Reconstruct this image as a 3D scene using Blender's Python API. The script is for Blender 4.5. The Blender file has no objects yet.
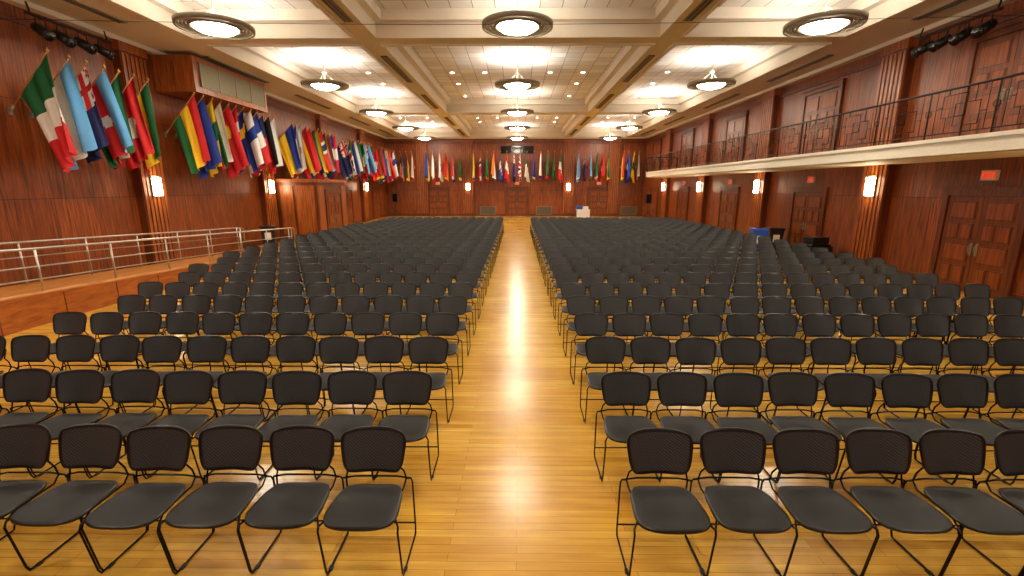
import bpy, math, random
from mathutils import Vector, Matrix
random.seed(7)
S=bpy.context.scene
try:
    S.view_settings.view_transform='Standard'
except Exception: pass
COL=S.collection
pi=math.pi
# ---------------------------------------------------------------- materials
def srgb(r,g,b):
    f=lambda c:(c/255/12.92) if c/255<=.04045 else ((c/255+.055)/1.055)**2.4
    return (f(r),f(g),f(b),1)
def newmat(name):
    m=bpy.data.materials.new(name); m.use_nodes=True
    nt=m.node_tree; b=nt.nodes['Principled BSDF']
    return m,nt,b
def plain(name,c,rough=.5,metal=0,emit=0,ecol=None,noise=.06,nscale=30,spec=None):
    m,nt,b=newmat(name)
    b.inputs['Roughness'].default_value=rough; b.inputs['Metallic'].default_value=metal
    if spec is not None: b.inputs['Specular IOR Level'].default_value=spec
    if noise>0:
        tc=nt.nodes.new('ShaderNodeTexCoord'); n=nt.nodes.new('ShaderNodeTexNoise'); n.inputs['Scale'].default_value=nscale
        mx=nt.nodes.new('ShaderNodeMix'); mx.data_type='RGBA'
        mx.inputs[6].default_value=[x*(1-noise*2) for x in c[:3]]+[1]; mx.inputs[7].default_value=[min(1,x*(1+noise*2)) for x in c[:3]]+[1]
        nt.links.new(tc.outputs['Object'],n.inputs['Vector']); nt.links.new(n.outputs['Fac'],mx.inputs[0]); nt.links.new(mx.outputs[2],b.inputs['Base Color'])
    else: b.inputs['Base Color'].default_value=c
    if emit>0:
        b.inputs['Emission Color'].default_value=ecol or c; b.inputs['Emission Strength'].default_value=emit
    return m
def wood(name,c1,c2,dark,axis=None,bw=1.15,rh=2.25,rough=.36,grain=(11,11,.55)):
    m,nt,b=newmat(name); N=nt.nodes.new; L=nt.links.new
    tc=N('ShaderNodeTexCoord')
    mp=N('ShaderNodeMapping'); mp.inputs['Scale'].default_value=grain
    L(tc.outputs['Object'],mp.inputs['Vector'])
    n=N('ShaderNodeTexNoise'); n.inputs['Scale'].default_value=2.0; n.inputs['Detail'].default_value=6; n.inputs['Distortion'].default_value=1.0
    L(mp.outputs[0],n.inputs['Vector'])
    cr=N('ShaderNodeValToRGB'); cr.color_ramp.elements[0].position=.35; cr.color_ramp.elements[1].position=.64
    cr.color_ramp.elements[0].color=c2; cr.color_ramp.elements[1].color=c1
    L(n.outputs['Fac'],cr.inputs[0]); out=cr.outputs[0]
    if axis:
        sp=N('ShaderNodeSeparateXYZ'); cb=N('ShaderNodeCombineXYZ'); L(tc.outputs['Object'],sp.inputs[0])
        L(sp.outputs[axis],cb.inputs['X']); L(sp.outputs['Z'],cb.inputs['Y'])
        br=N('ShaderNodeTexBrick'); br.offset=0; br.inputs['Scale'].default_value=1
        br.inputs['Brick Width'].default_value=bw; br.inputs['Row Height'].default_value=rh; br.inputs['Mortar Size'].default_value=.009
        br.inputs['Color1'].default_value=(1,1,1,1); br.inputs['Color2'].default_value=(.68,.64,.60,1); br.inputs['Mortar'].default_value=(.25,.2,.16,1)
        L(cb.outputs[0],br.inputs['Vector'])
        mx=N('ShaderNodeMix'); mx.data_type='RGBA'; mx.blend_type='MULTIPLY'; mx.inputs[0].default_value=1
        L(out,mx.inputs[6]); L(br.outputs['Color'],mx.inputs[7]); out=mx.outputs[2]
    L(out,b.inputs['Base Color']); b.inputs['Roughness'].default_value=rough
    return m
W1=srgb(168,86,34); W2=srgb(104,46,15)
M_wl=wood('wood_panel_side',W1,W2,None,'Y')
M_wf=wood('wood_panel_far',W1,W2,None,'X')
M_wd=wood('wood_trim',srgb(120,57,22),srgb(78,34,12),None)
M_wp=wood('wood_pilaster',srgb(178,98,42),srgb(120,58,22),None)
M_door=wood('wood_door',srgb(130,64,25),srgb(92,42,15),None,rough=.32)
M_doorp=wood('wood_door_panel',srgb(156,80,32),srgb(112,52,19),None,rough=.32)
M_lite=wood('wood_light',srgb(204,138,66),srgb(176,108,46),None,grain=(3,.6,3))
M_ramp=wood('wood_ramp_face',srgb(184,104,42),srgb(146,75,28),None,grain=(6,1,6))
def floor_mat():
    m,nt,b=newmat('maple_floor'); N=nt.nodes.new; L=nt.links.new
    tc=N('ShaderNodeTexCoord')
    br=N('ShaderNodeTexBrick'); br.offset=.37; br.inputs['Scale'].default_value=1
    br.inputs['Brick Width'].default_value=1.3; br.inputs['Row Height'].default_value=.075; br.inputs['Mortar Size'].default_value=.0016; br.inputs['Mortar Smooth'].default_value=.3
    br.inputs['Color1'].default_value=srgb(232,188,84); br.inputs['Color2'].default_value=srgb(208,156,56); br.inputs['Mortar'].default_value=srgb(128,84,26)
    L(tc.outputs['Object'],br.inputs['Vector'])
    mp=N('ShaderNodeMapping'); mp.inputs['Scale'].default_value=(1.2,14,1); L(tc.outputs['Object'],mp.inputs['Vector'])
    n=N('ShaderNodeTexNoise'); n.inputs['Scale'].default_value=1.5; n.inputs['Detail'].default_value=5; L(mp.outputs[0],n.inputs['Vector'])
    cr=N('ShaderNodeValToRGB'); cr.color_ramp.elements[0].position=.3; cr.color_ramp.elements[1].position=.7
    cr.color_ramp.elements[0].color=(.74,.67,.52,1); cr.color_ramp.elements[1].color=(1,1,1,1); L(n.outputs['Fac'],cr.inputs[0])
    mx=N('ShaderNodeMix'); mx.data_type='RGBA'; mx.blend_type='MULTIPLY'; mx.inputs[0].default_value=1
    L(br.outputs['Color'],mx.inputs[6]); L(cr.outputs[0],mx.inputs[7])
    n3=N('ShaderNodeTexNoise'); n3.inputs['Scale'].default_value=.9; n3.inputs['Detail'].default_value=6; L(tc.outputs['Object'],n3.inputs['Vector'])
    cr3=N('ShaderNodeValToRGB'); cr3.color_ramp.elements[0].position=.35; cr3.color_ramp.elements[1].position=.6
    cr3.color_ramp.elements[0].color=(.84,.78,.66,1); cr3.color_ramp.elements[1].color=(1,1,1,1); L(n3.outputs['Fac'],cr3.inputs[0])
    mx3=N('ShaderNodeMix'); mx3.data_type='RGBA'; mx3.blend_type='MULTIPLY'; mx3.inputs[0].default_value=1
    L(mx.outputs[2],mx3.inputs[6]); L(cr3.outputs[0],mx3.inputs[7]); L(mx3.outputs[2],b.inputs['Base Color'])
    n2=N('ShaderNodeTexNoise'); n2.inputs['Scale'].default_value=1.3; n2.inputs['Detail'].default_value=4; L(tc.outputs['Object'],n2.inputs['Vector'])
    mr=N('ShaderNodeMapRange'); mr.inputs['To Min'].default_value=.13; mr.inputs['To Max'].default_value=.30; L(n2.outputs['Fac'],mr.inputs['Value']); L(mr.outputs[0],b.inputs['Roughness'])
    b.inputs['Specular IOR Level'].default_value=.38
    bp=N('ShaderNodeBump'); bp.inputs['Strength'].default_value=.05; bp.inputs['Distance'].default_value=.02; L(n2.outputs['Fac'],bp.inputs['Height']); L(bp.outputs[0],b.inputs['Normal'])
    return m
M_floor=floor_mat()
M_paint=plain('ceiling_paint',srgb(222,212,194),.8,noise=.02,nscale=2)
def tile_mat():
    m,nt,b=newmat('ceiling_tile'); N=nt.nodes.new; L=nt.links.new
    tc=N('ShaderNodeTexCoord'); br=N('ShaderNodeTexBrick'); br.offset=0; br.inputs['Scale'].default_value=1
    br.inputs['Brick Width'].default_value=.61; br.inputs['Row Height'].default_value=.61; br.inputs['Mortar Size'].default_value=.012
    br.inputs['Color1'].default_value=srgb(240,237,230); br.inputs['Color2'].default_value=srgb(214,210,202); br.inputs['Mortar'].default_value=srgb(146,140,130)
    L(tc.outputs['Object'],br.inputs['Vector']); L(br.outputs['Color'],b.inputs['Base Color']); b.inputs['Roughness'].default_value=.85
    return m
M_tile=tile_mat()
M_vent=plain('vent_dark',srgb(74,64,50),.6)
M_grille=plain('grille_metal',srgb(128,120,92),.5,.3)
M_metal=plain('brushed_metal',srgb(170,165,155),.35,.8)
M_rail=plain('steel_rail',srgb(190,188,182),.3,.9)
M_bronze=plain('fixture_bronze',srgb(140,130,110),.5,.35)
M_iron=plain('black_iron',srgb(34,26,20),.5,.4)
M_black=plain('black_plastic',srgb(17,17,18),.3,noise=.1)
M_rod=plain('chair_rod',srgb(24,24,26),.25,.6)
M_cream=plain('cream_paint',srgb(232,224,206),.6)
M_white=plain('white_plastic',srgb(235,235,235),.5)
M_bluebin=plain('blue_plastic',srgb(30,84,190),.45)
M_red=plain('sign_red',srgb(220,30,20),.4,emit=.8,ecol=(1,.04,.02,1))
M_signw=plain('sign_face',srgb(225,205,185),.5)
M_bowl=plain('lamp_glass',srgb(255,240,215),.4,emit=60,ecol=(1,.89,.71,1),noise=0)
M_up=plain('lamp_uplight',srgb(255,240,215),.4,emit=56,ecol=(1,.93,.83,1),noise=0)
M_sc=plain('sconce_glass',srgb(255,235,200),.4,emit=38,ecol=(1,.78,.5,1),noise=0)
M_dl=plain('downlight_lens',srgb(255,235,200),.4,emit=60,ecol=(1,.9,.74,1),noise=0)
M_glassdark=plain('dark_glass',srgb(14,14,18),.1)
M_pole=wood('flag_pole_wood',srgb(190,130,70),srgb(160,100,50),None)
M_gold=plain('pole_finial',srgb(200,160,70),.35,.8)
def fabric(name,c1,c2,sc,rough=.8):
    m,nt,b=newmat(name); N=nt.nodes.new; L=nt.links.new
    tc=N('ShaderNodeTexCoord'); w=N('ShaderNodeTexWave'); w.wave_type='BANDS'; w.bands_direction='DIAGONAL'; w.inputs['Scale'].default_value=sc; w.inputs['Distortion'].default_value=3; w.inputs['Detail'].default_value=1
    mx=N('ShaderNodeMix'); mx.data_type='RGBA'; mx.inputs[6].default_value=c1; mx.inputs[7].default_value=c2
    L(tc.outputs['Object'],w.inputs['Vector']); L(w.outputs['Fac'],mx.inputs[0]); L(mx.outputs[2],b.inputs['Base Color']); b.inputs['Roughness'].default_value=rough
    return m
M_back=fabric('chair_mesh_back',srgb(66,69,72),srgb(26,27,29),24,.5)
M_seat=fabric('chair_seat_fabric',srgb(27,27,28),srgb(15,15,16),40,.62)
# ---------------------------------------------------------------- mesh builder
class MB:
    def __init__(s): s.v=[];s.f=[];s.m=[];s.mats=[];s.sm=[]
    def mi(s,mat):
        if mat not in s.mats: s.mats.append(mat)
        return s.mats.index(mat)
    def add(s,vs,fs,mat,smooth=False):
        o=len(s.v); s.v+= [tuple(p) for p in vs]; k=s.mi(mat)
        for f in fs: s.f.append([i+o for i in f]); s.m.append(k); s.sm.append(smooth)
    def box(s,x0,x1,y0,y1,z0,z1,mat):
        vs=[(x,y,z) for z in (z0,z1) for y in (y0,y1) for x in (x0,x1)]
        s.add(vs,[(0,2,3,1),(4,5,7,6),(0,1,5,4),(1,3,7,5),(3,2,6,7),(2,0,4,6)],mat)
    def tube(s,pts,r,mat,n=6,closed=False):
        pts=[Vector(p) for p in pts]; N=len(pts); vs=[];fs=[]
        for i,p in enumerate(pts):
            a=pts[(i-1)%N] if (closed or i>0) else p; c=pts[(i+1)%N] if (closed or i<N-1) else p
            t=(c-a).normalized(); up=Vector((0,0,1)) if abs(t.z)<.9 else Vector((1,0,0))
            if i and not closed: up=pu
            e1=t.cross(up)
            if e1.length<1e-4: e1=t.cross(Vector((0,1,0)))
            e1.normalize(); e2=e1.cross(t).normalized(); pu=e2
            for k in range(n):
                an=2*pi*k/n; vs.append(p+e1*math.cos(an)*r+e2*math.sin(an)*r)
        M=N if closed else N-1
        for i in range(M):
            j=(i+1)%N
            for k in range(n): l=(k+1)%n; fs.append((i*n+k,i*n+l,j*n+l,j*n+k))
        if not closed: fs.append(tuple(range(n))[::-1]); fs.append(tuple((N-1)*n+k for k in range(n)))
        s.add(vs,fs,mat,True)
    def lathe(s,c,prof,mat,n=24,smooth=True):
        vs=[];fs=[]
        for r,z in prof:
            for k in range(n): a=2*pi*k/n; vs.append((c[0]+r*math.cos(a),c[1]+r*math.sin(a),c[2]+z))
        for i in range(len(prof)-1):
            for k in range(n): l=(k+1)%n; fs.append((i*n+k,i*n+l,(i+1)*n+l,(i+1)*n+k))
        s.add(vs,fs,mat,smooth)
    def mesh(s,name):
        me=bpy.data.meshes.new(name); me.from_pydata(s.v,[],s.f)
        for m in s.mats: me.materials.append(m)
        me.polygons.foreach_set('material_index',s.m); me.polygons.foreach_set('use_smooth',s.sm); me.update(); return me
    def obj(s,name,loc=(0,0,0),rz=0,bevel=0):
        o=bpy.data.objects.new(name,s.mesh(name)); o.location=loc; o.rotation_euler[2]=rz; COL.objects.link(o)
        if bevel:
            b=o.modifiers.new('bevel','BEVEL'); b.width=bevel; b.segments=2; b.limit_method='ANGLE'
        return o
def inst(name,me,loc,rz=0):
    o=bpy.data.objects.new(name,me); o.location=loc; o.rotation_euler[2]=rz; COL.objects.link(o); return o
# ---------------------------------------------------------------- room
XL,XR,YF,YN=-11.5,11.1,41.5,-7
ZC,ZT=6.7,7.33
b=MB(); b.box(XL-.3,XR+.3,YN-.3,YF+.3,-.2,0,M_floor); b.obj('floor')
b=MB(); b.box(XL-.3,XL,YN,YF,0,ZT+.2,M_wl); b.obj('wall_left')
b=MB(); b.box(XR,XR+.3,YN,YF,0,ZT+.2,M_wl); b.obj('wall_right')
b=MB(); b.box(XL-.3,XR+.3,YF,YF+.3,0,ZT+.2,M_wf); b.obj('wall_far')
b=MB(); b.box(XL-.3,XR+.3,YN-.3,YN,0,ZT+.2,M_wf); b.obj('wall_near')
# ceiling
b=MB(); b.box(XL-.3,XR+.3,YN-.3,YF+.3,ZT,ZT+.2,M_tile)
XB=[(-9.2,-4.7),(-4.0,4.0),(4.7,9.2)]
YB=[(-5.5,1.0),(1.8,14.2),(15.0,27.6),(28.4,40.7)]
b.box(XL,-9.2,YN,YF,ZC,ZT,M_paint); b.box(9.2,XR,YN,YF,ZC,ZT,M_paint)
b.box(-4.7,-4.0,YN,YF,ZC,ZT,M_paint); b.box(4.0,4.7,YN,YF,ZC,ZT,M_paint)
for (x0,x1) in XB:
    for (y0,y1) in [(YN,-5.5),(1.0,1.8),(14.2,15.0),(27.6,28.4),(40.7,YF)]: b.box(x0,x1,y0,y1,ZC,ZT,M_paint)
    for (y0,y1) in YB:
        w=.22; z=7.05
        b.box(x0,x0+w,y0,y1,z,ZT,M_paint); b.box(x1-w,x1,y0,y1,z,ZT,M_paint)
        b.box(x0+w,x1-w,y0,y0+w,z,ZT,M_paint); b.box(x0+w,x1-w,y1-w,y1,z,ZT,M_paint)
        b.box(x0-.08,x0,y0-.08,y1+.08,ZC-.05,ZC,M_paint); b.box(x1,x1+.08,y0-.08,y1+.08,ZC-.05,ZC,M_paint)
        b.box(x0,x1,y0-.08,y0,ZC-.05,ZC,M_paint); b.box(x0,x1,y1,y1+.08,ZC-.05,ZC,M_paint)
b.box(XL,XL+.25,YN,YF,ZC-.12,ZC,M_paint); b.box(XR-.25,XR,YN,YF,ZC-.12,ZC,M_paint); b.box(XL,XR,YF-.25,YF,ZC-.12,ZC,M_paint)
b.obj('ceiling')
for xc in (-4.35,4.35,-10.2,10.1):
    v=MB()
    for (y0,y1) in YB[1:]:
        for a,c in [(y0+1.2,y0+5),(y1-5,y1-1.2)]:
            v.box(xc-.09,xc+.09,a,c,ZC-.025,ZC-.001,M_vent)
            v.box(xc-.11,xc-.09,a,c,ZC-.035,ZC-.001,M_bronze); v.box(xc+.09,xc+.11,a,c,ZC-.035,ZC-.001,M_bronze); v.box(xc-.01,xc+.01,a,c,ZC-.035,ZC-.001,M_bronze)
    v.obj('ceiling_slot_vent')
dl=MB(); FY=[12.3,18.9,25.5,32.0,38.4]
for xc in (-8.3,-6.4,-2.8,-1.4,1.4,2.8,6.4,8.3):
    for yc in (3.5,7,10.4,13.2,16.6,21.2,23.4,26.4,29.9,34.4,36.5):
        if abs(xc)==1.4 and yc not in (10.4,13.2,21.2,34.4): continue
        dl.lathe((xc,yc,ZT),[(.001,-.012),(.085,-.012)],M_dl,12,False)
        dl.lathe((xc,yc,ZT),[(.085,-.02),(.12,-.02),(.125,0)],M_white,12)
dl.obj('recessed_downlights')
for nm,a in (('baseboard_left',(XL,XL+.03,19,YF)),('baseboard_right',(XR-.03,XR,YN,YF)),('baseboard_far',(XL+.03,XR-.03,YF-.03,YF))):
    t=MB(); t.box(*a,0,.2,M_wd); t.obj(nm)
t=MB(); t.box(XL,XL+.06,YN,YF,6.2,6.32,M_wd); t.obj('trim_1')
t=MB(); t.box(XR-.06,XR,YN,YF,6.2,6.32,M_wd); t.obj('trim_2')
t=MB(); t.box(XL+.06,XR-.06,YF-.06,YF,6.2,6.32,M_wd); t.obj('trim_3')
# ---------------------------------------------------------------- pilasters
def pil(w,h,z0=0):
    p=MB(); d=.22
    p.box(-w/2,w/2,-d,0,z0,h,M_wd)
    n=6; g=w/(n)
    for i in range(n):
        x=-w/2+g*(i+.5)
        p.box(x-g*.33,x+g*.33,-d-.045,-d,z0+.25,h-.3,M_wp)
    p.box(-w/2-.03,w/2+.03,-d-.06,0,z0,z0+.22,M_wd); p.box(-w/2-.03,w/2+.03,-d-.06,0,h-.25,h,M_wp)
    return p.mesh('pilaster')
PY=[7.8,14.5,21.3,28.0,34.8]
pm=pil(.95,ZC-.13)
for y in PY:
    inst('wood_pilaster',pm,(XL,y,0),pi/2); inst('wood_pilaster',pm,(XR,y,0),-pi/2)
for x in (-8.3,-4.3,4.5,8.4): inst('wood_pilaster',pm,(x,YF,0),0)
def sconce():
    s=MB(); n=10; vs=[];fs=[]
    for z in (-.27,.27):
        for k in range(n+1):
            a=pi*k/n; vs.append((.15*math.cos(a),-.04-.13*math.sin(a),z))
    for k in range(n): fs.append((k,k+n+1,k+n+2,k+1))
    s.add(vs,fs,M_sc,True); s.add(vs[:n+1],[tuple(range(n+1))],M_sc); s.add(vs[n+1:],[tuple(range(n+1))],M_sc)
    s.box(-.17,.17,-.04,0,-.32,.32,M_bronze)
    for z in (-.29,-.0,.27): s.tube([(.165*math.cos(pi*k/8),-.04-.145*math.sin(pi*k/8),z) for k in range(9)],.012,M_bronze,5)
    return s.mesh('wall_sconce')
sm=sconce()
for y in PY:
    inst('wall_sconce',sm,(XL+.27,y,2.55),pi/2); inst('wall_sconce',sm,(XR-.27,y,2.55),-pi/2)
for x in (-4.3,4.5): inst('wall_sconce',sm,(x,YF-.27,2.55),0)
# ---------------------------------------------------------------- pendant disc lights
def pendant():
    p=MB(); c=(0,0,0)
    p.lathe(c,[(.001,-.17),(.2,-.155),(.4,-.10),(.50,-.02)],M_bowl,24)
    p.lathe(c,[(.50,-.03),(.54,-.05),(.58,-.03),(.58,.06),(.50,.06)],M_bronze,32)
    for r in (.64,.71,.78): p.lathe(c,[(r-.025,-.02),(r+.025,-.02),(r+.025,.03),(r-.025,.03),(r-.025,-.02)],M_bronze,32,False)
    p.lathe(c,[(.81,-.05),(.86,-.05),(.87,.05),(.81,.05),(.81,-.05)],M_bronze,36)
    for k in range(16):
        a=2*pi*k/16; p.tube([(.56*math.cos(a),.56*math.sin(a),0),(.83*math.cos(a),.83*math.sin(a),0)],.014,M_bronze,5)
    p.lathe(c,[(.001,.08),(.48,.08)],M_up,20,False)
    p.lathe(c,[(.50,.06),(.49,.07),(.001,.07)],M_bronze,24)
    p.tube([(0,0,.05),(0,0,.95)],.022,M_bronze,8)
    for k in range(3):
        a=2*pi*k/3+.5; p.tube([(.5*math.cos(a),.5*math.sin(a),.07),(0,0,.45)],.008,M_bronze,5)
    p.lathe(c,[(.02,.90),(.16,.93),(.18,.965)],M_bronze,20)
    p.lathe(c,[(.62,.945),(.66,.925),(.80,.93),(.84,.965)],M_cream,36)
    return p.mesh('pendant_disc_light')
pd=pendant()
for y in [-1.2,5.7]+FY:  # first row, behind the camera, is unseen and added to brighten the chair backs
    for x in (-7.4,0.0,7.4): inst('pendant_disc_light',pd,(x,y,ZT-.97))
# ---------------------------------------------------------------- doors
def doubledoor(w=1.8,h=2.32,grand=True):
    d=MB(); e=.14
    d.box(-w/2-e,-w/2,-.09,0,0,h+e,M_wd); d.box(w/2,w/2+e,-.09,0,0,h+e,M_wd); d.box(-w/2,w/2,-.09,0,h,h+e,M_wd)
    if grand: d.box(-w/2-e-.04,w/2+e+.04,-.12,0,h+e,h+e+.08,M_wd)
    d.box(-w/2,w/2,-.01,0,0,h,M_iron)
    for s in (-1,1):
        x0,x1=(-w/2+.008,-.006) if s<0 else (.006,w/2-.008)
        d.box(x0,x1,-.05,-.01,.012,h-.01,M_door)
        m=.11
        zs=[(.18,.62),(.72,1.16),(1.26,1.66),(1.76,h-.13)]
        for i,(a,c) in enumerate(zs):
            if i%2: parts=[(x0+m,x1-m)]
            else: parts=[(x0+m,(x0+x1)/2-.03),((x0+x1)/2+.03,x1-m)]
            for (p,q) in parts:
                d.box(p,q,-.062,-.05,a,c,M_wd); d.box(p+.035,q-.035,-.072,-.062,a+.035,c-.035,M_doorp)
        hx=x1-.07 if s<0 else x0+.07
        d.box(hx-.03,hx+.03,-.06,-.05,.9,1.2,M_bronze)
        d.tube([(hx,-.06,.95),(hx,-.11,.97),(hx,-.11,1.13),(hx,-.06,1.15)],.012,M_bronze,6)
    return d
dm=doubledoor().mesh('door')
n=1
DY=[4.4,11.2,17.9,24.6,31.4,38]
for y in DY[1:]:
    inst('door_%d'%n,dm,(XR,y,0),-pi/2); n+=1
dm2=doubledoor(1.9,2.4).mesh('door')
for y in DY:
    inst('door_%d'%n,dm2,(XR,y,3.505),-pi/2); n+=1
for y in (31.4,38): inst('door_%d'%n,dm,(XL,y,0),pi/2); n+=1
for x in (0,7.2,-7.0):
    inst('door_%d'%n,dm,(x,YF,0),0); n+=1
def exitsign():
    s=MB(); s.box(-.19,.19,-.06,0,-.11,.11,M_signw)
    s.box(-.2,.2,-.065,0,.11,.125,M_metal); s.box(-.2,.2,-.065,0,-.125,-.11,M_metal)
    y0,y1=-.072,-.06; H=.07; t=.022
    def bx(a,b_,c,d_): s.box(a,b_,y0,y1,c,d_,M_red)
    x=-.155; bx(x,x+t,-H,H); 
    for z in (-H,-t/2,H-t): bx(x+t,x+.065,z,z+t)
    x=-.04
    for sg in (1,-1): s.tube([(x-.025,(y0+y1)/2,-H*sg),(x+.035,(y0+y1)/2,H*sg)],.013,M_red,4)
    bx(.035,.035+t,-H,H)
    bx(.075,.155,H-t,H); bx(.104,.126,-H,H-t)
    return s.mesh('exit_sign')
em=exitsign()
for y in (11.2,17.9,24.6,31.4): inst('exit_sign',em,(XR,y,2.80),-pi/2)
for x in (0,7.2,-7.0): inst('exit_sign',em,(x,YF,2.85),0)
for y in (31.4,): inst('exit_sign',em,(XL,y,2.80),pi/2)
# projecting entrance vestibule on the left
v=MB(); v.box(XL+.002,-9.4,22.0,25.6,0,2.75,M_wd); v.box(XL+.002,-9.3,21.9,25.7,2.75,2.90,M_wp); v.box(XL+.002,-9.37,21.97,25.63,0,.18,M_wd)
v.box(XL+.35,-10.55,21.96,22.0,.3,2.6,M_wp); v.box(-10.42,-9.55,21.96,22.0,.3,2.6,M_wp)
v.box(-9.4,-9.36,22.05,22.7,.3,2.6,M_wp); v.box(-9.4,-9.36,24.9,25.55,.3,2.6,M_wp)
v.obj('entrance_vestibule')
inst('door_%d'%n,doubledoor(1.8,2.2).mesh('door'),(-9.4,23.8,0),pi/2); n+=1
g=MB(); g.box(XL,-10.2,15.5,19.8,5.5,ZC-.12,M_wp); g.box(-10.2,-10.17,15.75,19.6,5.68,6.42,M_grille)
z=5.72
while z<6.38: g.box(-10.17,-10.15,15.8,19.55,z,z+.03,M_grille); z+=.06
for y in (15.75,16.7,17.65,18.6,19.57): g.box(-10.17,-10.14,y,y+.04,5.68,6.42,M_bronze)
g.obj('vent_grille_bulkhead')
vm=MB(); vm.box(-.7,.7,-.05,0,.1,.85,M_bronze)
for i in range(9): vm.box(-.64,.64,-.07,-.05,.16+i*.075,.2+i*.075,M_vent)
vme=vm.mesh('wall_vent')
for x in (-2.6,2.4,9.9): inst('wall_vent',vme,(x,YF,.0))
w=MB(); w.box(-1.5,1.5,-.08,0,0,.75,M_wd)
for i in range(3): w.box(-1.42+i*.96,-.5+i*.96,-.09,-.08,.07,.68,M_glassdark)
w.obj('window_1',(0,YF,5.3))
# ---------------------------------------------------------------- balcony right
XBAL=9.0; BY1=33.0
b=MB(); b.box(XBAL+.12,XR,YN+.01,BY1,3.22,3.5,M_wd)
b.box(XBAL,XBAL+.12,YN+.01,BY1+.12,3.2,3.5,M_cream); b.box(XBAL-.04,XBAL+.14,YN+.01,BY1+.14,3.46,3.54,M_cream)
b.box(XBAL+.12,XR,BY1,BY1+.12,3.2,3.5,M_cream)
b.box(XBAL+.12,XR,YN+.01,BY1,3.18,3.22,M_cream)
b.obj('balcony')
r=MB(); zb,zt=3.64,4.52
def railrun(p0,p1):
    p0=Vector(p0);p1=Vector(p1); L=(p1-p0).length; d=(p1-p0)/L
    def P(s,z): q=p0+d*s; return (q.x,q.y,z)
    r.tube([P(0,zt),P(L,zt)],.026,M_iron,6); r.tube([P(0,zb),P(L,zb)],.014,M_iron,4)
    m=max(1,round(L/1.5)); w=L/m
    H=zt-zb
    for i in range(m):
        s0=i*w
        r.tube([P(s0,3.54),P(s0,zt)],.02,M_iron,4)
        r.tube([P(s0+w*.12,zb),P(s0+w*.12,zt)],.009,M_iron,4); r.tube([P(s0+w*.88,zb),P(s0+w*.88,zt)],.009,M_iron,4)
        for (a,c,e,f) in ((.22,.58,.14,.64),(.42,.78,.36,.86)):
            r.tube([P(s0+w*a,zb+H*e),P(s0+w*c,zb+H*e),P(s0+w*c,zb+H*f),P(s0+w*a,zb+H*f)],.011,M_iron,4,True)
        for (a,zz0,zz1) in ((.3,.64,1),(.7,0,.36),(.3,0,.14),(.7,.86,1)):
            r.tube([P(s0+w*a,zb+H*zz0),P(s0+w*a,zb+H*zz1)],.009,M_iron,4)
        r.tube([P(s0+w*.12,zb+H*.4),P(s0+w*.22,zb+H*.4)],.009,M_iron,4); r.tube([P(s0+w*.78,zb+H*.6),P(s0+w*.88,zb+H*.6)],.009,M_iron,4)
        r.tube([P(s0+.07*math.cos(2*pi*k/10),zb+H*.5+.07*math.sin(2*pi*k/10)) for k in range(10)],.01,M_iron,4,True)
    r.tube([P(L,3.54),P(L,zt)],.022,M_iron,4)
railrun((XBAL+.06,YN+.02,0),(XBAL+.06,BY1+.06,0)); railrun((XBAL+.06,BY1+.06,0),(XR-.02,BY1+.06,0))
r.obj('balcony_railing')
# ---------------------------------------------------------------- ramp left
XRmp=-8.9; YE=18.2
def rh(y): return .50+(7.6-y)*.047
b=MB()
y0=YN+.01; z0=rh(1.5)
pr=[(y0,z0),(1.5,z0),(YE,0.004)]
def prism(x0,x1,prof,mat,top):
    vs=[(x0,y,0) for y,z in prof]+[(x0,y,z) for y,z in prof]+[(x1,y,0) for y,z in prof]+[(x1,y,z) for y,z in prof]
    m=len(prof); fs=[]; ft=[]
    for i in range(m-1):
        fs.append((i,i+1,m+i+1,m+i)); fs.append((2*m+i,3*m+i,3*m+i+1,2*m+i+1)); ft.append((m+i,m+i+1,3*m+i+1,3*m+i))
    fs.append((0,m,3*m,2*m)); b.add(vs,fs,mat); b.add(vs,ft,top)
prism(XL+.3,XRmp-.12,pr,M_ramp,M_lite)
prism(XRmp-.12,XRmp,[(y,z+.10) for y,z in pr],M_ramp,M_ramp)
for i in range(14):
    y=1.5+i*1.2
    if y<YE-1: b.box(XRmp,XRmp+.006,y,y+.02,0,rh(y)+.08,M_wd)
b.tube([(XRmp-.06,y0,z0+.11),(XRmp-.06,1.5,z0+.11),(XRmp-.06,YE,.115)],.05,M_lite,6)
b.obj('access_ramp')
r=MB()
for X in (XRmp-.06,XL+.5):
    def Z(y,h): return (rh(max(1.5,min(y,YE)))+h)
    for h in (.95,.62,.38):
        r.tube([(X,y0,Z(1.5,h)),(X,1.5,Z(1.5,h)),(X,YE,Z(YE,h))]+([(X,YE+.25,Z(YE,h)-.05),(X,YE+.25,Z(YE,.38))] if h==.95 else []),.024 if h>.9 else .014,M_rail,8)
    y=2.0
    while y<YE+.1:
        r.tube([(X,y,Z(y,.0)),(X,y,Z(y,.95))],.02,M_rail,8); y+=1.6
    r.tube([(X,YE+.02,0),(X,YE+.02,Z(YE,.95))],.02,M_rail,8)
r.obj('ramp_handrail')
b=MB(); b.box(XRmp+.02,XR-.05,YN+.01,1.2,0,1.0,M_wl); b.box(XRmp+.02,XR-.05,YN+.01,1.25,1.0,1.04,M_lite); b.obj('stage_platform')
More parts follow.
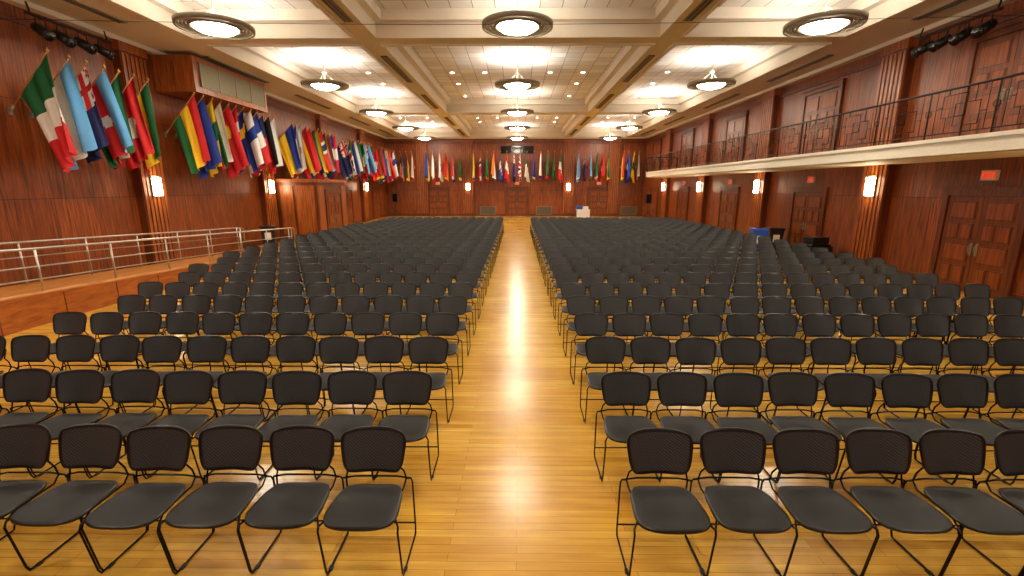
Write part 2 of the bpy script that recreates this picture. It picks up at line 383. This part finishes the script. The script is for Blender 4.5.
# ---------------------------------------------------------------- chairs
def pad(mb,hw0,hw1,hh,k,th,mapf,mfab,mrim,nu=14,nv=10,rim=1,flip=False):
    def sq(u,v):
        return u*math.sqrt(1-k*v*v*v*v), v*math.sqrt(1-k*u*u*u*u)
    vs=[]
    for s in (0,1):
        for j in range(nv+1):
            for i in range(nu+1):
                u=math.sin((-1+2*i/nu)*pi/2*.8)/math.sin(pi/2*.8); v=math.sin((-1+2*j/nv)*pi/2*.8)/math.sin(pi/2*.8); a,c=sq(u,v)
                hw=hw0+(hw1-hw0)*(v+1)/2
                edge=max(abs(u),abs(v))**6
                vs.append(mapf(a*hw,c*hh,u,v,(th/2*(1-.55*edge))*(1 if s else -1)))
    W=nu+1; O=W*(nv+1); fi=[];fr=[]
    for j in range(nv):
        for i in range(nu):
            q=(j*W+i,j*W+i+1,(j+1)*W+i+1,(j+1)*W+i)
            t=fr if (i<rim or i>=nu-rim or j<rim or j>=nv-rim) else fi
            t.append(q); t.append(tuple(x+O for x in q[::-1]))
    def strip(a,c): fr.append((a,c,c+O,a+O))
    for i in range(nu): strip(i+1,i); strip(nv*W+i,nv*W+i+1)
    for j in range(nv): strip(j*W,(j+1)*W); strip((j+1)*W+nu,j*W+nu)
    if flip: fi=[q[::-1] for q in fi]; fr=[q[::-1] for q in fr]
    mb.add(vs,fi,mfab,True); mb.add(vs,fr,mrim,True)
c=MB()
pad(c,.247,.212,.218,.30,.035,lambda x,d,u,v,t:(x,-.235+d,.455+t+.012*(u*u)-.018*max(0,-v-.5)),M_seat,M_black,16,14,1,True)
tilt=math.radians(16)
def bk(x,d,u,v,t):
    z=.72+d*math.cos(tilt); y=.02+d*math.sin(tilt)-.045*u*u+t
    return (x,y,z)
pad(c,.205,.24,.155,.27,.022,bk,M_back,M_black,22,16,2)
R=.0068
for s in (-1,1):
    X=s*.252
    c.tube([(s*.215,.0,.50),(s*.245,.012,.49),(X,.02,.46),(X,.045,.06),(X,.03,.012),(X,-.02,.009),(X,-.30,.009),(X,-.345,.012),(X,-.362,.05),(X,-.42,.40),(X,-.405,.432),(s*.235,-.37,.436),(s*.2,-.30,.436),(s*.19,-.1,.436)],R,M_rod,6)
    c.tube([(s*.19,-.1,.436),(s*.2,-.03,.445),(s*.215,.0,.50),(s*.20,.0,.56),(s*.15,.01,.60),(s*.15,.045,.70)],R,M_rod,6)
    c.box(X-.012,X+.012,-.30,-.27,0,.012,M_black)
c.tube([(-.245,.012,.49),(-.15,.0,.515),(0,-.005,.52),(.15,.0,.515),(.245,.012,.49)],R,M_rod,6)
c.tube([(-.252,.04,.10),(.252,.04,.10)],R*.9,M_rod,6)
c.tube([(-.2,-.30,.436),(.2,-.30,.436)],R,M_rod,6)
cm=c.mesh('stacking_chair')
for k in range(24):
    Y=2.92+1.01*k
    nl=11 if k<5 else 12 if k<7 else 13 if k<9 else 14
    if k>19: nl=13
    nr=14 if k<3 else 15 if k<8 else 16
    for sgn,nn in ((-1,nl),(1,nr)):
        for i in range(nn):
            x=sgn*(1.0+.505*i)+random.uniform(-.004,.004)
            inst('stacking_chair',cm,(x,Y+random.uniform(-.015,.015),0),random.uniform(-.012,.012))
# ---------------------------------------------------------------- flags
FC={'r':(206,24,30),'w':(238,236,230),'g':(14,100,52),'b':(22,54,150),'y':(248,204,30),'k':(22,22,24),'c':(96,168,226),'o':(234,120,30),'n':(16,24,84),'m':(120,20,50)}
FM={}
for k_,v_ in FC.items():
    m=plain('flag_cloth_'+k_,srgb(*v_),.75,noise=.05,nscale=12)
    FM[k_]=m
def bands(s,ax,ws=None):
    n_=len(s)
    def f(u,v):
        t=v if ax=='v' else u
        return s[min(n_-1,int(t*n_))]
    return f
def canton(base,ck,fn=None):
    def f(u,v):
        if u<.45 and v<.5:
            if callable(ck): return ck(u/.45,v/.5)
            return ck
        return base(u,v) if callable(base) else base
    return f
def cross(bg,cr,w=.12,inner=None,cu=.38):
    def f(u,v):
        if inner and (abs(u-cu)<w*.5 or abs(v-.5)<w*.8): return inner
        if abs(u-cu)<w or abs(v-.5)<w*1.5: return cr
        return bg
    return f
def disc(base,c_,cx=.5,r=.2):
    def f(u,v):
        if ((u-cx)*1.5)**2+(v-.5)**2<r*r: return c_
        return base(u,v) if callable(base) else base
    return f
def uk(u,v):
    if abs(u-.5)<.08 or abs(v-.5)<.12: return 'r'
    if abs(u-.5)<.16 or abs(v-.5)<.22: return 'w'
    d=min(abs(u-v),abs(u-1+v))
    return 'r' if d<.05 else 'w' if d<.14 else 'n'
def tri(c_,base):
    def f(u,v):
        return c_ if u<.5*(1-abs(v-.5)*2) else base(u,v)
    return f
D=[bands('gwr','u'),bands('cwc','v'),canton('n',uk),disc(bands('crg','v'),'w',.5,.12),bands('gwr','v'),disc('r','w',.5,.22),disc(bands('gyr','v'),'y',.5,.15),
   bands('ryg','v'),disc('b','w',.4,.2),disc(bands('ygy','u'),'g'),bands('wgr','v'),disc('r','y',.3,.2),cross('r','w',.1),cross('b','y',.1),cross('w','b',.12),
   bands('bwr','u'),canton(bands('rwrwrwrwr','v'),'n'),bands('kry','v'),bands('wr','v'),bands('by','v'),tri('b',bands('wr','v')),disc('w','r',.5,.28),
   bands('ryr','v'),bands('rwb','v'),bands('gyb','v'),bands('ybr','v'),cross('r','w',.14,'n'),tri('k',bands('gyr','v')),bands('owg','v'),bands('bwb','u'),disc(bands('rwr','u'),'r',.5,.15),
   canton('n',uk),uk,bands('gw','u'),tri('r',bands('bwg','v')),bands('wbr','v'),bands('grg','v'),disc('g','y',.5,.22)]
def flagmesh(fn,ph):
    f=MB(); T=Vector((0,-1.15,1.25)); 
    f.tube([(0,-.01,0),tuple(T)],.018,M_pole,6)
    f.lathe(tuple(T),[(.001,-.03),(.03,-.01),(.035,.02),(.015,.05),(.001,.09)],M_gold,8)
    f.box(-.04,.04,-.03,0,-.08,.08,M_metal)
    f.tube([(0,-.02,.0),(0,-.12,.13)],.03,M_metal,6)
    nu,nv=26,30; L=1.98
    rnd=random.Random(ph); p1=rnd.uniform(0,6); p2=rnd.uniform(0,6); dr=rnd.uniform(.15,.5); tw=rnd.uniform(-.1,.28); fr=rnd.uniform(1.8,2.9); lf=rnd.uniform(.92,1.05)
    vs=[]
    for i in range(nu+1):
        u=i/nu
        for j in range(nv+1):
            v=j/nv
            q=T*(.98-.70*v)
            wv=math.sin(v*fr*2*pi+p1+u*.8)*.12*(u**.5)+math.sin(v*fr*4.3*pi+p2)*.025*u
            sh=math.cos(v*fr*2*pi+p1+u*.8)*.05*u
            mid=T.y*(.98-.3)
            y=mid+(q.y-mid)*(1-.22*u)-dr*u+sh
            z=q.z-L*lf*u*(1-.16*v)+.03*math.sin(v*9+p2)*u
            x=wv+tw*(v-.5)*u*1.2
            vs.append((x,y,z))
    W=nv+1; by={}
    for i in range(nu):
        for j in range(nv):
            by.setdefault(fn((i+.5)/nu,(j+.5)/nv),[]).append((i*W+j,i*W+j+1,(i+1)*W+j+1,(i+1)*W+j))
    o=len(f.v); f.v+=vs
    for ck,fs in by.items():
        k=f.mi(FM[ck])
        for q in fs: f.f.append([t+o for t in q]); f.m.append(k); f.sm.append(True)
    return f.mesh('national_flag')
fmeshes=[flagmesh(fn,i*13+5) for i,fn in enumerate(D)]
ct=0
def putflag(loc,rz):
    global ct
    o=inst('national_flag',fmeshes[ct%len(fmeshes)],loc,rz+random.uniform(-.02,.02)); ct+=1
def run(a,c,nn):
    for i in range(nn): putflag((XL+.01,a+(c-a)*i/(nn-1),4.2),pi/2)
run(10.9,13.7,7); 
for seg in ((15.6,20.6,12),(22.2,27.3,12),(28.8,34.0,12),(35.6,40.0,10)):
    run(*seg)
for a,c_,nn in ((-10.4,-8.95,4),(-7.7,-4.9,6),(-3.7,3.7,14),(5.2,7.8,6),(9.0,10.3,4)):
    for i in range(nn): putflag((a+(c_-a)*i/(nn-1),YF-.01,4.2),0)
# ---------------------------------------------------------------- stage spotlights
def spots():
    s=MB(); s.tube([(-1.1,0,.35),(1.1,0,.35)],.03,M_iron,8)
    for x in (-1.0,1.0): s.tube([(x,0,.35),(x,.05,.6)],.02,M_iron,6)
    for i,x in enumerate((-.8,-.3,.25,.8)):
        s.tube([(x-.12,0,.05),(x-.12,0,.3),(x+.12,0,.3),(x+.12,0,.05)],.012,M_iron,5)
        d=Vector((.1*(i-1.5),-.8,-.5)).normalized()
        p=Vector((x,0,.06)); s.tube([p-d*.18,p-d*.1,p+d*.2],.11,M_black,12); s.tube([p+d*.2,p+d*.24],.125,M_black,12); s.tube([p+d*.235,p+d*.245],.09,M_glassdark,12)
    return s.mesh('stage_spotlights')
sp=spots()
inst('stage_spotlights',sp,(XL+.55,12.3,5.98),pi/2); inst('stage_spotlights',sp,(XR-.55,12.3,5.98),-pi/2)
# thin steel wire spanning the hall wall to wall
s=MB(); A=Vector((XL+.01,11.05,6.15)); B=Vector((XR-.01,11.05,6.15))
s.tube([A.lerp(B,i/24)-Vector((0,0,.15*math.sin(pi*i/24))) for i in range(25)],.006,M_iron,5); s.obj('hanging_cable')
# ---------------------------------------------------------------- bins etc.
def bin_(col,lid):
    s=MB(); 
    def ring(w,d,z): return [(-w,-d,z),(w,-d,z),(w,d,z),(-w,d,z)]
    vs=ring(.2,.2,0)+ring(.27,.27,.85); s.add(vs,[(0,3,2,1),(0,1,5,4),(1,2,6,5),(2,3,7,6),(3,0,4,7)],col)
    s.box(-.29,.29,-.29,.29,.85,.92,lid); s.box(-.12,.12,-.12,.12,.92,.93,M_glassdark)
    s.box(-.12,.12,-.262,-.24,.35,.65,M_white)
    return s
bin_(M_bluebin,M_bluebin).obj('recycling_bin',(9.65,18.5,0),-.2,.01)
bin_(M_black,M_black).obj('trash_can',(10.5,18.9,0),-.2,.01)
bin_(M_black,M_black).obj('trash_can',(-10.6,19.6,0),.3,.01)
s=MB(); s.box(-.45,.45,-.3,.3,.12,.55,M_black); s.box(-.4,.4,-.28,.28,.55,.62,M_rod); s.box(-.3,.35,-.22,.2,.62,.86,M_black)
for x in (-.36,.36):
    for y in (-.22,.22): s.lathe((x,y,0),[(.001,0),(.05,.0),(.05,.12),(.001,.12)],M_black,10)
s.obj('equipment_case_cart',(10.25,15.9,0),.2,.02)
s=MB(); s.box(-.55,.55,-.3,.3,.70,.74,M_white); s.box(-.53,.53,-.28,-.26,.08,.70,M_white); s.box(-.5,-.1,-.2,.15,.74,1.05,M_bluebin); s.box(.0,.42,-.2,.1,.74,.98,M_white)
for x in (-.5,.5):
    for y in (-.24,.24): s.tube([(x,y,0),(x,y,.7)],.018,M_metal,6)
s.obj('folding_table',(5.4,38.3,0))
for X,Y in ((-10.3,39.5),(10.2,36.5)):
    s=MB(); s.box(-.2,.2,-.18,.18,1.3,2.0,M_black)
    s.box(-.17,.17,-.19,-.18,1.34,1.96,M_glassdark); s.tube([(0,0,.4),(0,0,1.3)],.02,M_iron,8)
    for k in range(3): a=2*pi*k/3; s.tube([(0,0,.75),(.45*math.cos(a),.45*math.sin(a),.012)],.013,M_iron,6)
    s.obj('pa_speaker',(X,Y,0))
# ---------------------------------------------------------------- world, camera
w=bpy.data.worlds.new('World'); S.world=w; w.use_nodes=True
w.node_tree.nodes['Background'].inputs[0].default_value=(1,.85,.65,1); w.node_tree.nodes['Background'].inputs[1].default_value=.05
cam=bpy.data.cameras.new('camera'); co=bpy.data.objects.new('camera',cam); COL.objects.link(co)
cam.sensor_width=36; cam.lens=460/1024*36; cam.clip_start=.05; cam.clip_end=200
co.location=(0,0,2.53); co.rotation_euler=(math.radians(90-12.38),0,math.radians(.62)); S.camera=co
